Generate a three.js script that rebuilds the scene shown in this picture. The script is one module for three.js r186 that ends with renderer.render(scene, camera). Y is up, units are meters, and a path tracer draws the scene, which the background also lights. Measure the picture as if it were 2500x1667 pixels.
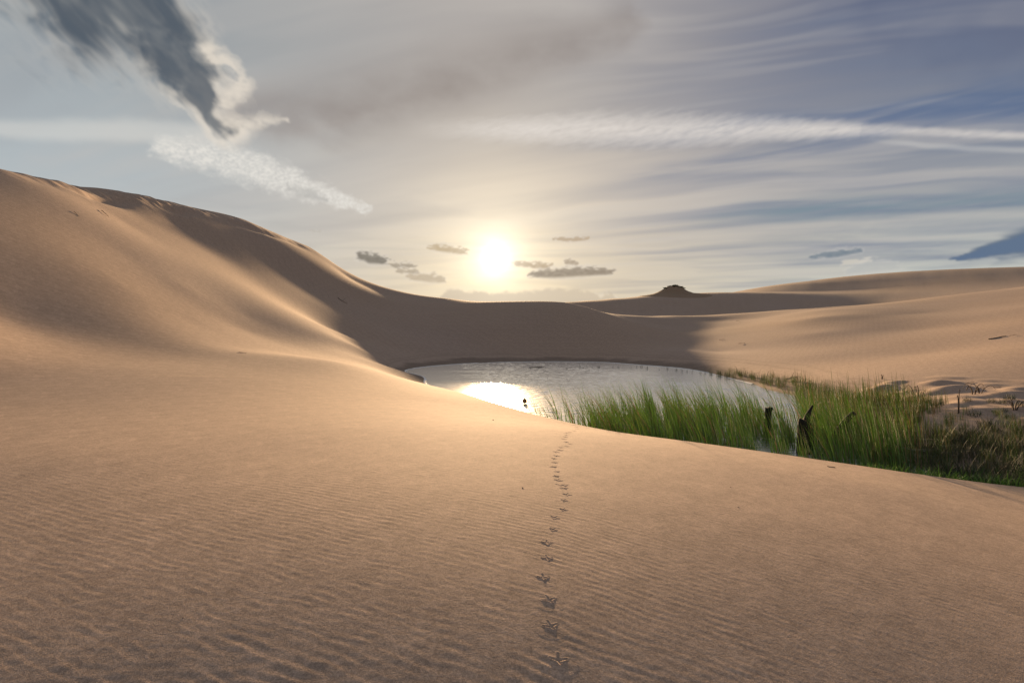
import * as THREE from 'three';
import { mergeGeometries, mergeVertices } from 'three/addons/utils/BufferGeometryUtils.js';

// ---------------------------------------------------------------- camera, exposure, sun
const EXPOSURE = 2.3;
const EYE = 3.0;                       // metres above the pond
const scene = new THREE.Scene();
const camera = new THREE.PerspectiveCamera(2 * Math.atan(833.5 / 1300) * 180 / Math.PI, 2500 / 1667, 0.05, 3000);
camera.position.set(0, EYE, 0);
camera.lookAt(0, EYE, -10);
camera.setViewOffset(2500, 1667, 0, 26, 2500, 1667);   // a small fall of the lens, the camera itself is level
const renderer = new THREE.WebGLRenderer({ antialias: true });
renderer.setSize(1024, 682);
renderer.toneMapping = THREE.LinearToneMapping;
renderer.toneMappingExposure = EXPOSURE;
renderer.shadowMap.enabled = true;
const D2R = Math.PI / 180;
const SUN_AZ = -1.8, SUN_EL = 7.8;
const sunDir = new THREE.Vector3(Math.sin(SUN_AZ * D2R) * Math.cos(SUN_EL * D2R), Math.sin(SUN_EL * D2R), -Math.cos(SUN_AZ * D2R) * Math.cos(SUN_EL * D2R));
const sun = new THREE.DirectionalLight(new THREE.Color().setRGB(1.0, 0.67, 0.37), 5);
sun.position.copy(sunDir).multiplyScalar(150);
sun.castShadow = true;
sun.shadow.radius = 3.0;
sun.shadow.mapSize.set(4096, 4096);
Object.assign(sun.shadow.camera, { left: -90, right: 90, top: 60, bottom: -60, near: 1, far: 400 });
scene.add(sun, sun.target);

// ---------------------------------------------------------------- noise
function rng(seed) { let a = seed >>> 0; return () => { a = (a + 0x6D2B79F5) >>> 0; let t = Math.imul(a ^ (a >>> 15), 1 | a); t = (t + Math.imul(t ^ (t >>> 7), 61 | t)) ^ t; return ((t ^ (t >>> 14)) >>> 0) / 4294967296; }; }
const PERM = new Uint8Array(512), GX = new Float32Array(256), GY = new Float32Array(256);
{ const r = rng(7); const p = [...Array(256).keys()]; for (let i = 255; i > 0; i--) { const j = Math.floor(r() * (i + 1)); [p[i], p[j]] = [p[j], p[i]]; } for (let i = 0; i < 512; i++) PERM[i] = p[i & 255]; for (let i = 0; i < 256; i++) { const a = r() * Math.PI * 2; GX[i] = Math.cos(a); GY[i] = Math.sin(a); } }
function noise(x, y) {                 // gradient noise, about -1..1
  const xi = Math.floor(x), yi = Math.floor(y), fx = x - xi, fy = y - yi, X = xi & 255, Y = yi & 255;
  const u = fx * fx * fx * (fx * (fx * 6 - 15) + 10), v = fy * fy * fy * (fy * (fy * 6 - 15) + 10);
  const a = PERM[PERM[X] + Y], b = PERM[PERM[X + 1] + Y], c = PERM[PERM[X] + Y + 1], d = PERM[PERM[X + 1] + Y + 1];
  const n0 = GX[a] * fx + GY[a] * fy, n1 = GX[b] * (fx - 1) + GY[b] * fy, n2 = GX[c] * fx + GY[c] * (fy - 1), n3 = GX[d] * (fx - 1) + GY[d] * (fy - 1);
  return 1.5 * (n0 + u * (n1 - n0) + v * (n2 - n0 + u * (n0 - n1 - n2 + n3)));
}
function fbm(x, y, o) { let s = 0, a = 0.5; for (let i = 0; i < o; i++) { s += a * noise(x, y); x = x * 2.03 + 17.3; y = y * 2.03 - 9.1; a *= 0.5; } return s; }
const clamp = (x, a, b) => x < a ? a : x > b ? b : x;
const sstep = (a, b, x) => { const t = clamp((x - a) / (b - a), 0, 1); return t * t * (3 - 2 * t); };
const mix = (a, b, t) => a + (b - a) * t;

// ---------------------------------------------------------------- sky: air and clouds, by azimuth and elevation in degrees
const lin = (v) => { v /= 255; return v <= 0.04045 ? v / 12.92 : Math.pow((v + 0.055) / 1.055, 2.4); };
const C3 = (r, g, b) => [lin(r), lin(g), lin(b)];
function nearest(az, el, pts) {        // distance to a line of [az, el, half width], in half widths, and how far along
  let best = 1e9, along = 0;
  if (pts.length === 1) { return [Math.hypot(az - pts[0][0], el - pts[0][1]) / pts[0][2], 0]; }
  for (let i = 0; i + 1 < pts.length; i++) {
    const [ax, ay, aw] = pts[i], [bx, by, bw] = pts[i + 1], dx = bx - ax, dy = by - ay;
    const t = clamp(((az - ax) * dx + (el - ay) * dy) / (dx * dx + dy * dy), 0, 1);
    const d = Math.hypot(az - ax - dx * t, el - ay - dy * t) / (aw + (bw - aw) * t);
    if (d < best) { best = d; along = (i + t) / (pts.length - 1); }
  }
  return [best, along];
}
const box = (pts, m) => [Math.min(...pts.map(p => p[0])) - m, Math.max(...pts.map(p => p[0])) + m, Math.min(...pts.map(p => p[1])) - m, Math.max(...pts.map(p => p[1])) + m];
function line(pts, margin) { return { pts, b: box(pts, margin) }; }
const inB = (az, el, f) => az > f.b[0] && az < f.b[1] && el > f.b[2] && el < f.b[3];
const SK = {
  lowL: C3(206, 206, 200), lowC: C3(222, 203, 174), lowR: C3(196, 198, 190), lowB: C3(150, 153, 156),
  midL: C3(176, 184, 188), midC: C3(209, 197, 184), midR: C3(152, 155, 161), midB: C3(122, 129, 140),
  highL: C3(152, 160, 165), highC: C3(172, 167, 164), highR: C3(98, 106, 130), highB: C3(104, 112, 128),
  zen: C3(104, 111, 126),
};
const F = {
  dark: line([[-43, 31, 6.5], [-38.2, 26.8, 4.6], [-33.4, 24.0, 2.9], [-30.2, 21.6, 1.5], [-27.4, 18.8, 0.6]], 9),
  wisp: line([[-29.4, 24.6, 0.9], [-27.6, 24.0, 0.5], [-26.5, 22.4, 0.7], [-28.0, 21.2, 0.8]], 4),
  wisp2: line([[-27.5, 18.9, 0.9], [-25.3, 19.6, 0.45], [-22.8, 20.1, 0.25]], 3),
  fleck: line([[-33.2, 16.1, 0.9], [-28.5, 15.9, 1.55], [-22.5, 14.5, 1.25], [-15.2, 12.4, 0.35]], 4),
  fleckShade: line([[-22.8, 14.0, 0.35], [-19.2, 13.1, 0.3]], 2),
  streak: line([[-13, 20.4, 0.5], [-3, 20.7, 0.95], [8, 20.6, 1.35], [18, 19.7, 1.3], [26, 18.8, 0.95], [32, 17.75, 0.6], [37, 16.7, 0.3], [45, 14.5, 0.28]], 4),
  branch: line([[33, 16.9, 0.15], [38, 15.3, 0.22], [46, 13.2, 0.2]], 3),
  leftBand: line([[-44, 15.2, 0.7], [-36, 16.9, 0.9], [-27, 18.2, 0.6]], 4),
  brown: line([[-27, 20.3, 1.8], [-18, 21.6, 3.0], [-8, 24.8, 2.9], [2, 27.6, 2.2], [12, 29.5, 1.5]], 9),
  gap1: line([[8, 15.0, 0.7], [16, 16.0, 0.9], [24, 16.7, 0.9], [31, 16.8, 0.75], [38, 16.9, 0.3]], 4),
  gap2: line([[28, 18.9, 0.25], [35, 18.4, 0.6], [41, 17.7, 1.1], [52, 15.8, 1.5]], 6),
  gap3: line([[14, 10.8, 0.5], [24, 11.5, 0.8], [34, 10.9, 0.8], [42, 10.2, 0.6], [54, 9.2, 0.6]], 4),
  gap4: line([[34, 31, 3], [46, 24, 4], [56, 20, 4]], 14),
  bank: line([[-6.6, 3.3, 1.1], [-2, 3.0, 0.9], [4, 3.2, 1.3], [8.5, 3.1, 1.1], [11.5, 2.8, 0.5]], 3),
  corner: line([[40.5, 6.05, 0.25], [43, 6.6, 0.85], [47, 7.4, 1.3], [51, 7.6, 0.6]], 4),
};
const PUFFS = [                        // small clouds: line, colour, strength
  [line([[-16.0, 7.75, 0.3], [-14.8, 7.5, 0.42], [-13.5, 7.3, 0.28]], 1.6), C3(126, 119, 108), 0.92],
  [line([[-12.9, 6.95, 0.16], [-12.0, 6.7, 0.16]], 1.2), C3(160, 147, 128), 0.8],
  [line([[-11.6, 6.95, 0.2], [-10.7, 6.85, 0.17]], 1.2), C3(160, 147, 128), 0.8],
  [line([[-12.1, 6.35, 0.18], [-10.2, 6.2, 0.15]], 1.2), C3(170, 155, 133), 0.75],
  [line([[-11.0, 5.7, 0.22], [-8.7, 5.6, 0.36], [-7.3, 5.4, 0.2]], 1.6), C3(192, 174, 148), 0.8],
  [line([[-8.7, 8.85, 0.18], [-7.6, 8.75, 0.3], [-5.0, 8.4, 0.2]], 1.6), C3(190, 168, 134), 0.85],
  [line([[0.3, 7.2, 0.2], [1.8, 7.1, 0.22], [3.2, 6.95, 0.28], [3.9, 6.9, 0.2]], 1.5), C3(186, 164, 134), 0.85],
  [line([[5.9, 7.35, 0.22], [7.0, 7.2, 0.16]], 1.2), C3(170, 152, 130), 0.85],
  [line([[2.2, 6.05, 0.25], [4.5, 6.15, 0.38], [8, 6.3, 0.36], [10.6, 6.2, 0.2]], 1.8), C3(148, 134, 117), 0.9],
  [line([[4.6, 9.8, 0.08], [6.4, 9.65, 0.16], [8.1, 9.7, 0.1]], 1.0), C3(186, 164, 136), 0.85],
  [line([[29.4, 6.9, 0.12], [31.4, 7.05, 0.26], [33.4, 7.2, 0.12]], 1.2), C3(112, 126, 138), 0.85],
  [line([[32.0, 6.2, 0.14], [34.0, 6.25, 0.12]], 1.2), C3(214, 206, 190), 0.6],
  [line([[32.3, 5.4, 0.2], [34.0, 5.75, 0.4], [36, 5.6, 0.2]], 1.4), C3(176, 178, 176), 0.6],
  [line([[-20.8, 10.0, 0.06], [-20.0, 9.9, 0.08]], 0.8), C3(186, 180, 168), 0.7],
];
function lay(c, col, a) { c[0] += (col[0] - c[0]) * a; c[1] += (col[1] - c[1]) * a; c[2] += (col[2] - c[2]) * a; }
const k1 = C3(80, 90, 101), k2 = C3(226, 216, 202), k3 = C3(230, 226, 218), k4 = C3(232, 224, 216), k5 = C3(140, 132, 130), k6 = C3(104, 119, 145), k7 = C3(86, 107, 141), k8 = C3(122, 140, 152), k9 = C3(60, 88, 120), k10 = C3(206, 190, 168), k11 = C3(92, 102, 128), k12 = C3(168, 168, 164), kLight = C3(196, 190, 184), kDim = C3(140, 141, 148);
const sc = [0, 0, 0];
function skyColor(az, el, dx, dy, dz) {
  const c = sc;
  const t = clamp(az / 42, -1, 1), wl = sstep(0, 1, -t), wr = sstep(0, 1, t), wc = 1 - wl - wr, wb = sstep(48, 120, Math.abs(az));
  const e1 = sstep(2, 14, el), e2 = sstep(12, 27, el), e3 = sstep(30, 75, el);
  for (let i = 0; i < 3; i++) {
    const lo = mix(SK.lowL[i] * wl + SK.lowC[i] * wc + SK.lowR[i] * wr, SK.lowB[i], wb), mi = mix(SK.midL[i] * wl + SK.midC[i] * wc + SK.midR[i] * wr, SK.midB[i], wb), hi = mix(SK.highL[i] * wl + SK.highC[i] * wc + SK.highR[i] * wr, SK.highB[i], wb);
    c[i] = mix(mix(mix(lo, mi, e1), hi, e2), SK.zen[i], e3);
  }
  // the high veil: long streaks on a level sheet of cloud
  const h = Math.max(dy, 0) + 0.05, X = dx / h, Z = dz / h, s = X * 0.95 + Z * 0.31, q = Z * 0.95 - X * 0.31;
  const wx = fbm(X * 0.35, Z * 0.35, 3) * 1.2;
  const v1 = fbm(s * 0.28 + wx, q * 1.15 + wx * 0.6, 5), v2 = fbm(s * 0.55 + 31, q * 3.2 - 7 + wx, 4);
  const right = sstep(-5, 30, az) * (1 - wb) + 0.6 * wb;
  const cut = v1 * 0.9 + v2 * 0.45 * right;
  const lowFade = sstep(0.5, 6, el);
  lay(c, kLight, clamp(cut * 1.7, 0, 0.75) * lowFade * (0.45 + 0.55 * sstep(8, 20, el)) * (1 - 0.5 * right * sstep(15, 26, el)));
  { const dm = clamp(-cut * 1.5, 0, 0.75) * lowFade * (0.5 + 0.35 * right); lay(c, kDim, dm * (1 - right)); lay(c, k6, dm * right); }
  { const hole = fbm(s * 0.24 + 12, q * 1.7 + wx * 0.8 - 3, 4), wisp = fbm(s * 0.5 - 8, q * 4.2 + wx * 1.5, 4); lay(c, k6, clamp((hole - 0.08) * 2.2, 0, 0.6) * right * sstep(4, 10, el)); lay(c, kLight, clamp(wisp * 1.6, 0, 0.5) * sstep(4, 10, el) * (0.35 + 0.4 * right)); }
  // low fine bars of cloud
  const bars = fbm(az * 0.05 + 3, el * 1.4 + az * 0.02 + fbm(az * 0.07, el * 0.4, 2) * 1.2, 3);
  lay(c, kLight, clamp(bars, 0, 0.5) * 0.5 * sstep(14, 8, el));
  lay(c, k12, clamp(-bars, 0, 0.5) * 0.55 * sstep(14, 8, el));
  const n1 = fbm(az * 0.22, el * 0.4, 4), n2 = fbm(az * 0.9 + 11, el * 1.4, 4), n3 = noise(az * 0.4 + 5, el * 0.6);
  let d, a;
  if (inB(az, el, F.brown)) { [d] = nearest(az + n1 * 2.5, el + n1 * 1.2 + v1 * 1.2, F.brown.pts); lay(c, k5, clamp(0.62 + n1 * 0.3, 0.2, 0.8) * sstep(1.9, 0.0, d)); }
  if (inB(az, el, F.gap4)) { [d] = nearest(az + n1 * 3, el + n3 * 1.5, F.gap4.pts); lay(c, k11, 0.6 * sstep(2.2, 0.4, d)); }
  const ru = noise(az * 0.08, el * 1.1 - az * 0.03) * 0.5 + noise(az * 0.17 + 3, el * 2.3) * 0.2, fz = clamp(0.72 + 1.1 * fbm(az * 0.09 + 2, el * 1.9 - az * 0.05, 4), 0.1, 1.1);
  if (inB(az, el, F.gap1)) { [d, a] = nearest(az, el + ru, F.gap1.pts); lay(c, k6, (0.25 + 0.65 * a) * fz * sstep(2.0, 0.0, d) * sstep(0, 0.3, a) * sstep(1, 0.85, a)); }
  if (inB(az, el, F.gap2)) { [d, a] = nearest(az, el + ru, F.gap2.pts); lay(c, k7, 0.8 * clamp(fz + 0.2, 0, 1) * sstep(2.0, 0.1, d) * sstep(0, 0.35, a)); }
  if (inB(az, el, F.gap3)) { [d, a] = nearest(az, el + ru * 0.9, F.gap3.pts); lay(c, k8, 0.8 * fz * sstep(2.0, 0.0, d) * sstep(0, 0.35, a) * sstep(1, 0.8, a)); }
  if (inB(az, el, F.leftBand)) { [d] = nearest(az + n1, el + n1 * 0.6, F.leftBand.pts); lay(c, k3, 0.34 * sstep(1.5, 0.3, d)); }
  // glow of the low sun in thin cloud
  const cosT = dx * sunDir.x + dy * sunDir.y + dz * sunDir.z, th = Math.acos(clamp(cosT, -1, 1)) / D2R;
  const g2 = 0.46 * Math.exp(-Math.pow(th / 5.5, 1.2)), g3 = 0.17 * Math.exp(-th / 11);
  const gw = 1 + 0.25 * v1;
  c[0] += (g2 + g3) * 1.0 * gw; c[1] += (g2 * 0.80 + g3 * 0.78) * gw; c[2] += (g2 * 0.40 + g3 * 0.45) * gw;
  if (inB(az, el, F.streak)) {
    [d, a] = nearest(az, el, F.streak.pts);
    const fib = fbm(az * 0.32 + el * 0.7, el * 2.4 - az * 0.55, 4), f2 = noise(az * 0.9 + el * 1.2, el * 5 - az * 1.3);
    lay(c, k4, clamp(sstep(1.6, 0.1, d + fib * 0.7) * (0.6 + f2 * 0.14 + fib * 0.4), 0, 0.75) * sstep(0, 0.22, a) * (a > 0.75 ? 0.75 : 1));
  }
  if (inB(az, el, F.branch)) { [d, a] = nearest(az, el + noise(az * 0.5, 3) * 0.1, F.branch.pts); lay(c, k3, 0.24 * sstep(1.6, 0.2, d) * sstep(0, 0.4, a)); }
  if (inB(az, el, F.fleck)) {
    const w1 = fbm(az * 0.8, el * 1.3, 3);
    [d, a] = nearest(az + w1 * 1.1, el + w1 * 0.7, F.fleck.pts);
    const p1 = noise(az * 2.1 + w1 * 2, el * 3.4 + w1 * 2), p2 = noise(az * 4.6 + p1, el * 6.6), p3 = noise(az * 9, el * 12);
    const cells = 0.62 + 0.55 * Math.abs(p1) * 1.3 - 0.25 + p2 * 0.26 + p3 * 0.14;
    lay(c, k3, clamp(sstep(1.5, 0.35, d + p2 * 0.25) * cells * 1.15, 0, 0.92));
  }
  if (inB(az, el, F.fleckShade)) { [d] = nearest(az + n2 * 0.8, el + n2 * 0.5, F.fleckShade.pts); lay(c, C3(176, 174, 170), 0.55 * sstep(1.6, 0.2, d)); }
  if (inB(az, el, F.dark)) {
    // soft billows with fibres drawn out along the cloud
    const al = az * 0.76 - el * 0.65, ac = az * 0.65 + el * 0.76;
    const big = fbm(az * 0.13 + 40, el * 0.17, 3), fi = fbm(al * 0.26 + big, ac * 0.42, 5), fj = fbm(al * 0.42 + 9 + big * 2, ac * 1.1, 5);
    [d, a] = nearest(az + big * 3.5, el + big * 2.5, F.dark.pts);
    const tip = sstep(0.45, 0.95, a), side = sstep(-9, -4, ac - al * 0.02);
    const rim = sstep(1.9 + tip * 1.9, 0.75, d + fj * 0.9 + fi * 0.3) * (0.22 + fj * 1.0 + 0.3 * tip + 0.2 * side);
    lay(c, k2, clamp(rim, 0, 0.72));
    const body = clamp(sstep(1.55, 0.35, d + fi * 0.6 + fj * (0.2 + 0.5 * tip)), 0, 0.95), lt = clamp(0.06 + fi * 0.35 + fj * 0.15, 0, 0.35);
    lay(c, [mix(k1[0], k12[0], lt), mix(k1[1], k12[1], lt), mix(k1[2], k12[2], lt)], body * (1 - 0.12 * tip));
  }
  if (inB(az, el, F.wisp)) { [d] = nearest(az + n2 * 0.9, el + n2 * 0.8, F.wisp.pts); lay(c, k2, clamp(sstep(1.5, 0.2, d) * (0.7 + n2), 0, 0.85)); }
  if (inB(az, el, F.wisp2)) { [d] = nearest(az + n2 * 0.7, el + n2 * 0.7, F.wisp2.pts); lay(c, k2, clamp(sstep(1.6, 0.2, d) * (0.55 + n2), 0, 0.7)); }
  if (inB(az, el, F.bank)) { const nb = fbm(az * 0.9, el * 1.1, 4); [d] = nearest(az + nb * 1.2, el + nb * 0.7 + Math.max(0, 2.6 - el) * -0.4, F.bank.pts); lay(c, k10, 0.75 * sstep(1.2, 0.75, d)); lay(c, k4, 0.4 * sstep(0.3, 0.0, Math.abs(d - 1.25)) * clamp(0.5 + nb, 0, 1) * sstep(8, 11, az)); }
  if (inB(az, el, F.corner)) { const nc = fbm(az * 0.35 + 4, el * 1.6, 4); [d] = nearest(az + nc * 3, el + nc * 0.9, F.corner.pts); lay(c, k9, 0.93 * sstep(1.5, 0.45, d)); }
  if (el < 12) for (const [f, col, st] of PUFFS) if (inB(az, el, f)) {
    const nn = fbm(az * 1.5, el * 4.0, 3);
    [d] = nearest(az + nn * 0.9, el + nn * 0.28, f.pts);
    lay(c, k4, 0.3 * st * sstep(2.3, 1.5, d + nn * 0.7)); lay(c, col, clamp(st * sstep(1.9, 0.7, d + nn * 0.9) * (1 + nn * 0.3), 0, 0.95));
  }
  // the blinding middle of the glow shines through the clouds before it
  const gv = 1 + 0.5 * fbm(az * 0.16 + 3, el * 0.9 - 5, 4), g1 = 4.0 * Math.exp(-Math.pow(th / 0.5, 1.5)) + (1.25 * Math.exp(-th / 1.1) + 0.16 * Math.exp(-th / 4)) * gv;
  c[0] += g1; c[1] += g1 * 0.97; c[2] += g1 * 0.90;
  return c;
}
{
  const W = 3072, H = 1536, data = new Float32Array(W * H * 4);
  for (let j = H / 2 - 1; j < H; j++) {
    const el = Math.max(((j + 0.5) / H - 0.5) * 180, 0.05), ce = Math.cos(el * D2R), se = Math.sin(el * D2R);
    for (let i = 0; i < W; i++) {
      const ang = ((i + 0.5) / W - 0.5) * 360; let az = ang + 90; if (az > 180) az -= 360;
      const c = skyColor(az, el, Math.sin(az * D2R) * ce, se, -Math.cos(az * D2R) * ce), k = (j * W + i) * 4;
      data[k] = Math.max(c[0], 0) / EXPOSURE; data[k + 1] = Math.max(c[1], 0) / EXPOSURE; data[k + 2] = Math.max(c[2], 0) / EXPOSURE; data[k + 3] = 1;
    }
  }
  const g = [0.12, 0.09, 0.065];       // below the horizon: what lies under the sky is sand
  for (let k = 0; k < (H / 2 - 1) * W * 4; k += 4) { data[k] = g[0]; data[k + 1] = g[1]; data[k + 2] = g[2]; data[k + 3] = 1; }
  const tex = new THREE.DataTexture(data, W, H, THREE.RGBAFormat, THREE.FloatType);
  tex.mapping = THREE.EquirectangularReflectionMapping; tex.magFilter = tex.minFilter = THREE.LinearFilter; tex.colorSpace = THREE.LinearSRGBColorSpace; tex.needsUpdate = true;
  scene.background = tex; scene.environment = tex;
}

// ---------------------------------------------------------------- the lie of the land
// survey points are bearings from the tripod: [right, up, distance ahead]; each is a place in the world
const sight = (px, py, d) => [(px - 1250) / 1300 * d, EYE - (py - 807) / 1300 * d, -d];
function thinPlate(points, smooth) {   // a smooth sheet through x, y, z
  const n = points.length, m = n + 3, S = 1 / 20, M = [], R = [];
  const U = (a, b) => { const r2 = a * a + b * b; return r2 < 1e-12 ? 0 : r2 * Math.log(r2) * 0.5; };
  for (let i = 0; i < n; i++) {
    const row = new Float64Array(m + 1);
    for (let j = 0; j < n; j++) row[j] = U((points[i][0] - points[j][0]) * S, (points[i][2] - points[j][2]) * S);
    row[i] += smooth; row[n] = 1; row[n + 1] = points[i][0] * S; row[n + 2] = points[i][2] * S; row[m] = points[i][1]; M.push(row);
  }
  for (let k = 0; k < 3; k++) { const row = new Float64Array(m + 1); for (let j = 0; j < n; j++) row[j] = k === 0 ? 1 : points[j][k === 1 ? 0 : 2] * S; M.push(row); }
  for (let c = 0; c < m; c++) {
    let p = c; for (let r = c + 1; r < m; r++) if (Math.abs(M[r][c]) > Math.abs(M[p][c])) p = r;
    [M[c], M[p]] = [M[p], M[c]];
    for (let r = c + 1; r < m; r++) { const f = M[r][c] / M[c][c]; if (f) for (let k = c; k <= m; k++) M[r][k] -= f * M[c][k]; }
  }
  for (let r = m - 1; r >= 0; r--) { let s = M[r][m]; for (let k = r + 1; k < m; k++) s -= M[r][k] * R[k]; R[r] = s / M[r][r]; }
  const wx = new Float64Array(n), wz = new Float64Array(n), w = new Float64Array(n);
  for (let i = 0; i < n; i++) { wx[i] = points[i][0] * S; wz[i] = points[i][2] * S; w[i] = R[i]; }
  const a0 = R[n], a1 = R[n + 1], a2 = R[n + 2];
  return (x, z) => { x *= S; z *= S; let s = a0 + a1 * x + a2 * z; for (let i = 0; i < n; i++) { const dx = x - wx[i], dz = z - wz[i], r2 = dx * dx + dz * dz; if (r2 > 1e-12) s += w[i] * r2 * Math.log(r2) * 0.5; } return s; };
}
// big dune on the left, the saddle, the dunes on the right and the basin of the pond
const ridge = [[-260, 372, 28], [0, 412, 32.3], [140, 441, 38.4], [300, 472, 47], [380, 486, 52], [468, 507, 58], [617, 546, 67.5], [766, 609, 83], [902, 694, 96], [1000, 718, 97], [1100, 729, 91], [1201, 736, 80], [1340, 737, 76]].map(p => sight(...p));
const basinPoints = [
  ...ridge,
  ...[[1390, 738, 137], [1440, 735, 142], [1500, 729, 150], [1560, 724, 158], [1616, 718, 162], [1743, 714, 188], [1880, 698, 245], [2020, 682, 310], [2232, 677, 330], [2500, 674, 330], [2760, 680, 320]].map(p => sight(...p)),
  // behind the crests the sand falls away
  [-42, 9.5, -30], [-48, 11.5, -46], [-52, 13.5, -62], [-56, 14, -86], [-42, 12, -104], [-26, 9, -114], [-12, 7, -106], [0, 5.5, -100], [16, 5, -98], [40, 9, -230], [60, 12, -290], [120, 20, -340], [250, 34, -430], [400, 36, -380], [-90, 9, -40], [-40, 11.5, -14], [-60, 11, -5], [-60, 10, 25],
  [0, 5, -180], [-60, 6, -160], [-120, 4, -70], [-40, 6, -300], [-200, 4, -200], [200, 12, -60], [250, 14, 60],
  // left face: falls to the right, hardly at all towards the tripod
  ...[[0, 500, 26.0], [0, 600, 21.7], [0, 700, 18.9], [0, 780, 17.1], [300, 505, 43], [450, 560, 49.5], [600, 640, 52.5], [300, 540, 38.3], [300, 620, 30.5], [300, 700, 25.2], [300, 780, 21.6], [450, 610, 42], [450, 700, 31.5], [450, 780, 26], [600, 700, 42], [600, 770, 33.6], [600, 807, 30.4], [730, 680, 62], [780, 745, 55], [800, 800, 46], [840, 815, 44], [870, 845, 39], [850, 676, 82], [902, 706, 80], [960, 726, 82], [900, 740, 70], [950, 790, 62]].map(p => sight(...p)),
  [-12.2, 2.2, -24], [-13.2, 2.35, -19.5], [-13.6, 2.45, -29], [-12, 2.0, -34], [-20, 6.2, -12], [-18, 5.0, -4], [-24, 8.6, 2],
  [-9, 1.1, -33.5], [-7.5, 1.0, -28.5], [-6.2, 0.35, -30], [-9, 0.5, -38], [-8.3, 0.05, -40.2], [-9.8, 0.7, -41.5], [-11.5, 1.4, -43],
  [-9, 1.2, -14], [-9, 1.8, -22], [-9.6, 1.55, -27], [-5, 0.5, -22],
  // far shore and the slope over it
  ...[[1100, 890], [1200, 885.5], [1300, 883], [1400, 883], [1500, 885.5], [1650, 897], [1753, 916], [1850, 939], [1929, 962]].map(([px, py]) => sight(px, py, EYE * 1300 / (py - 807))),
  ...[[1050, 868, 52], [1200, 869, 55], [1350, 868, 55.5], [1500, 869, 54.5], [1000, 820, 58], [1200, 800, 63], [1350, 800, 63.5], [1500, 800, 64.5], [1600, 828, 64], [1600, 795, 78], [1650, 855, 52]].map(p => sight(...p)),
  // right dune
  ...[[1385, 738, 76.5], [1430, 750, 79], [1480, 763, 84], [1545, 769, 90], [1640, 770, 96], [1700, 770, 99], [1790, 765, 99], [1944, 754, 94], [2174, 738, 87], [2327, 720, 83], [2500, 701, 78], [2760, 670, 72]].map(p => sight(...p)),
  ...[[1750, 858, 52], [1750, 825, 64], [1750, 798, 78], [1750, 781, 89], [1860, 845, 52], [1860, 800, 68], [1860, 776, 84], [2000, 930, 27], [2000, 867, 40], [2000, 813, 54], [2000, 774, 67], [2000, 758, 79], [2250, 930, 23], [2250, 864, 35], [2250, 803, 49], [2250, 765, 62], [2250, 742, 74], [2500, 940, 20.5], [2500, 850, 30], [2500, 790, 41], [2500, 751, 53], [2500, 721, 67], [2500, 990, 16]].map(p => sight(...p)),
  [30, 5.4, -112], [48, 6.0, -122], [76, 7.8, -130], [115, 12, -125], [125, 18.5, -205], [175, 24, -200],
  // grassy bank
  [13.4, 0.02, -21], [11.6, 0.02, -16.5], [9.8, 0.05, -13], [14.5, 0.4, -20], [13, 0.35, -14.5], [11, 0.15, -11.2], [9.2, 0.04, -10.2], [18, 0.55, -15], [16, 0.05, -8], [24, 0.6, -10], [30, 1.0, -2],
  // bed of the pond and the ground under the near dune
  [0, -0.7, -25], [0, -0.8, -35], [5, -0.8, -30], [5, -0.7, -40], [8, -0.5, -22], [3, -0.5, -20], [-3, -0.5, -38], [2, -0.6, -15.5], [6, -0.45, -14], [-2, -0.6, -30], [9.5, -0.35, -30],
  [2, -0.6, -10], [-3, -0.6, -14], [8, -0.3, -5], [0, -1, 0], [-8, -0.6, -4], [10, -0.5, 8], [-12, 0.3, 6], [0, -1, 16], [-34, 10, 6], [24, 0, 14],
];
const basin = thinPlate(basinPoints, 0.004);
// near dune the tripod stands on
const brow = [[20, -7.6], [14, -8.7], [11, -9.1], [8.8, -9.25], [6.8, -9.45], [4.9, -9.9], [3.4, -10.4], [2.1, -11.1], [0.9, -12.5], [-0.46, -15], [-1.3, -17.5], [-2.3, -20.5], [-3.6, -23.6], [-5.1, -25.8], [-6.6, -26.2], [-9, -25.4], [-13, -25.2], [-20, -27]];
const apron = thinPlate([
  ...[[2500, 1190, 9.2], [2200, 1150, 9.35], [1900, 1105, 9.85], [1700, 1078, 10.3], [1500, 1052, 11.1], [1350, 1020, 12.6], [1210, 984, 15], [1100, 953, 20], [1040, 938, 23], [985, 923, 25.5], [900, 897, 24.5], [800, 879, 22]].map(p => sight(...p)),
  [0, 1.0, 0.5], [0.1, 1.225, -1.6], [0.15, 1.335, -2.4], [0.2, 1.41, -3.2], [0.3, 1.46, -5], [0.4, 1.405, -7], [0.7, 1.24, -9.5],
  [-2, 1.235, -1.6], [-2.2, 1.345, -2.4], [-3, 1.43, -3.4], [-5, 1.55, -6], [-3, 1.49, -6.5], [-2.4, 1.36, -10], [-2.2, 1.13, -14], [-6, 1.52, -11],
  [2.4, 1.02, -2.0], [4.2, 0.98, -4.4], [6.6, 0.62, -6.9], [3.2, 1.12, -6.5], [5, 0.9, -7.2],
  [-9.1, 1.62, -9.5], [-8, 1.48, -4], [-13.4, 2.0, -14], [-11, 1.9, -15], [-8.4, 1.74, -17], [-16, 2.0, -18], [-14, 1.9, -21], [-5.5, 1.42, -17], [-20, 2.6, -26], [-24, 2.8, -8],
  [0, 0.55, 4], [0, -0.3, 12], [9, 0.4, 2], [14, 0.1, -3], [-9, 1.5, 4], [-14, 1.6, 12], [18, -0.2, -7], [16, -0.3, 12],
], 0.0002);
const browLine = new THREE.CatmullRomCurve3(brow.map(([x, z]) => new THREE.Vector3(x, 0, z))).getPoints(90);
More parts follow.
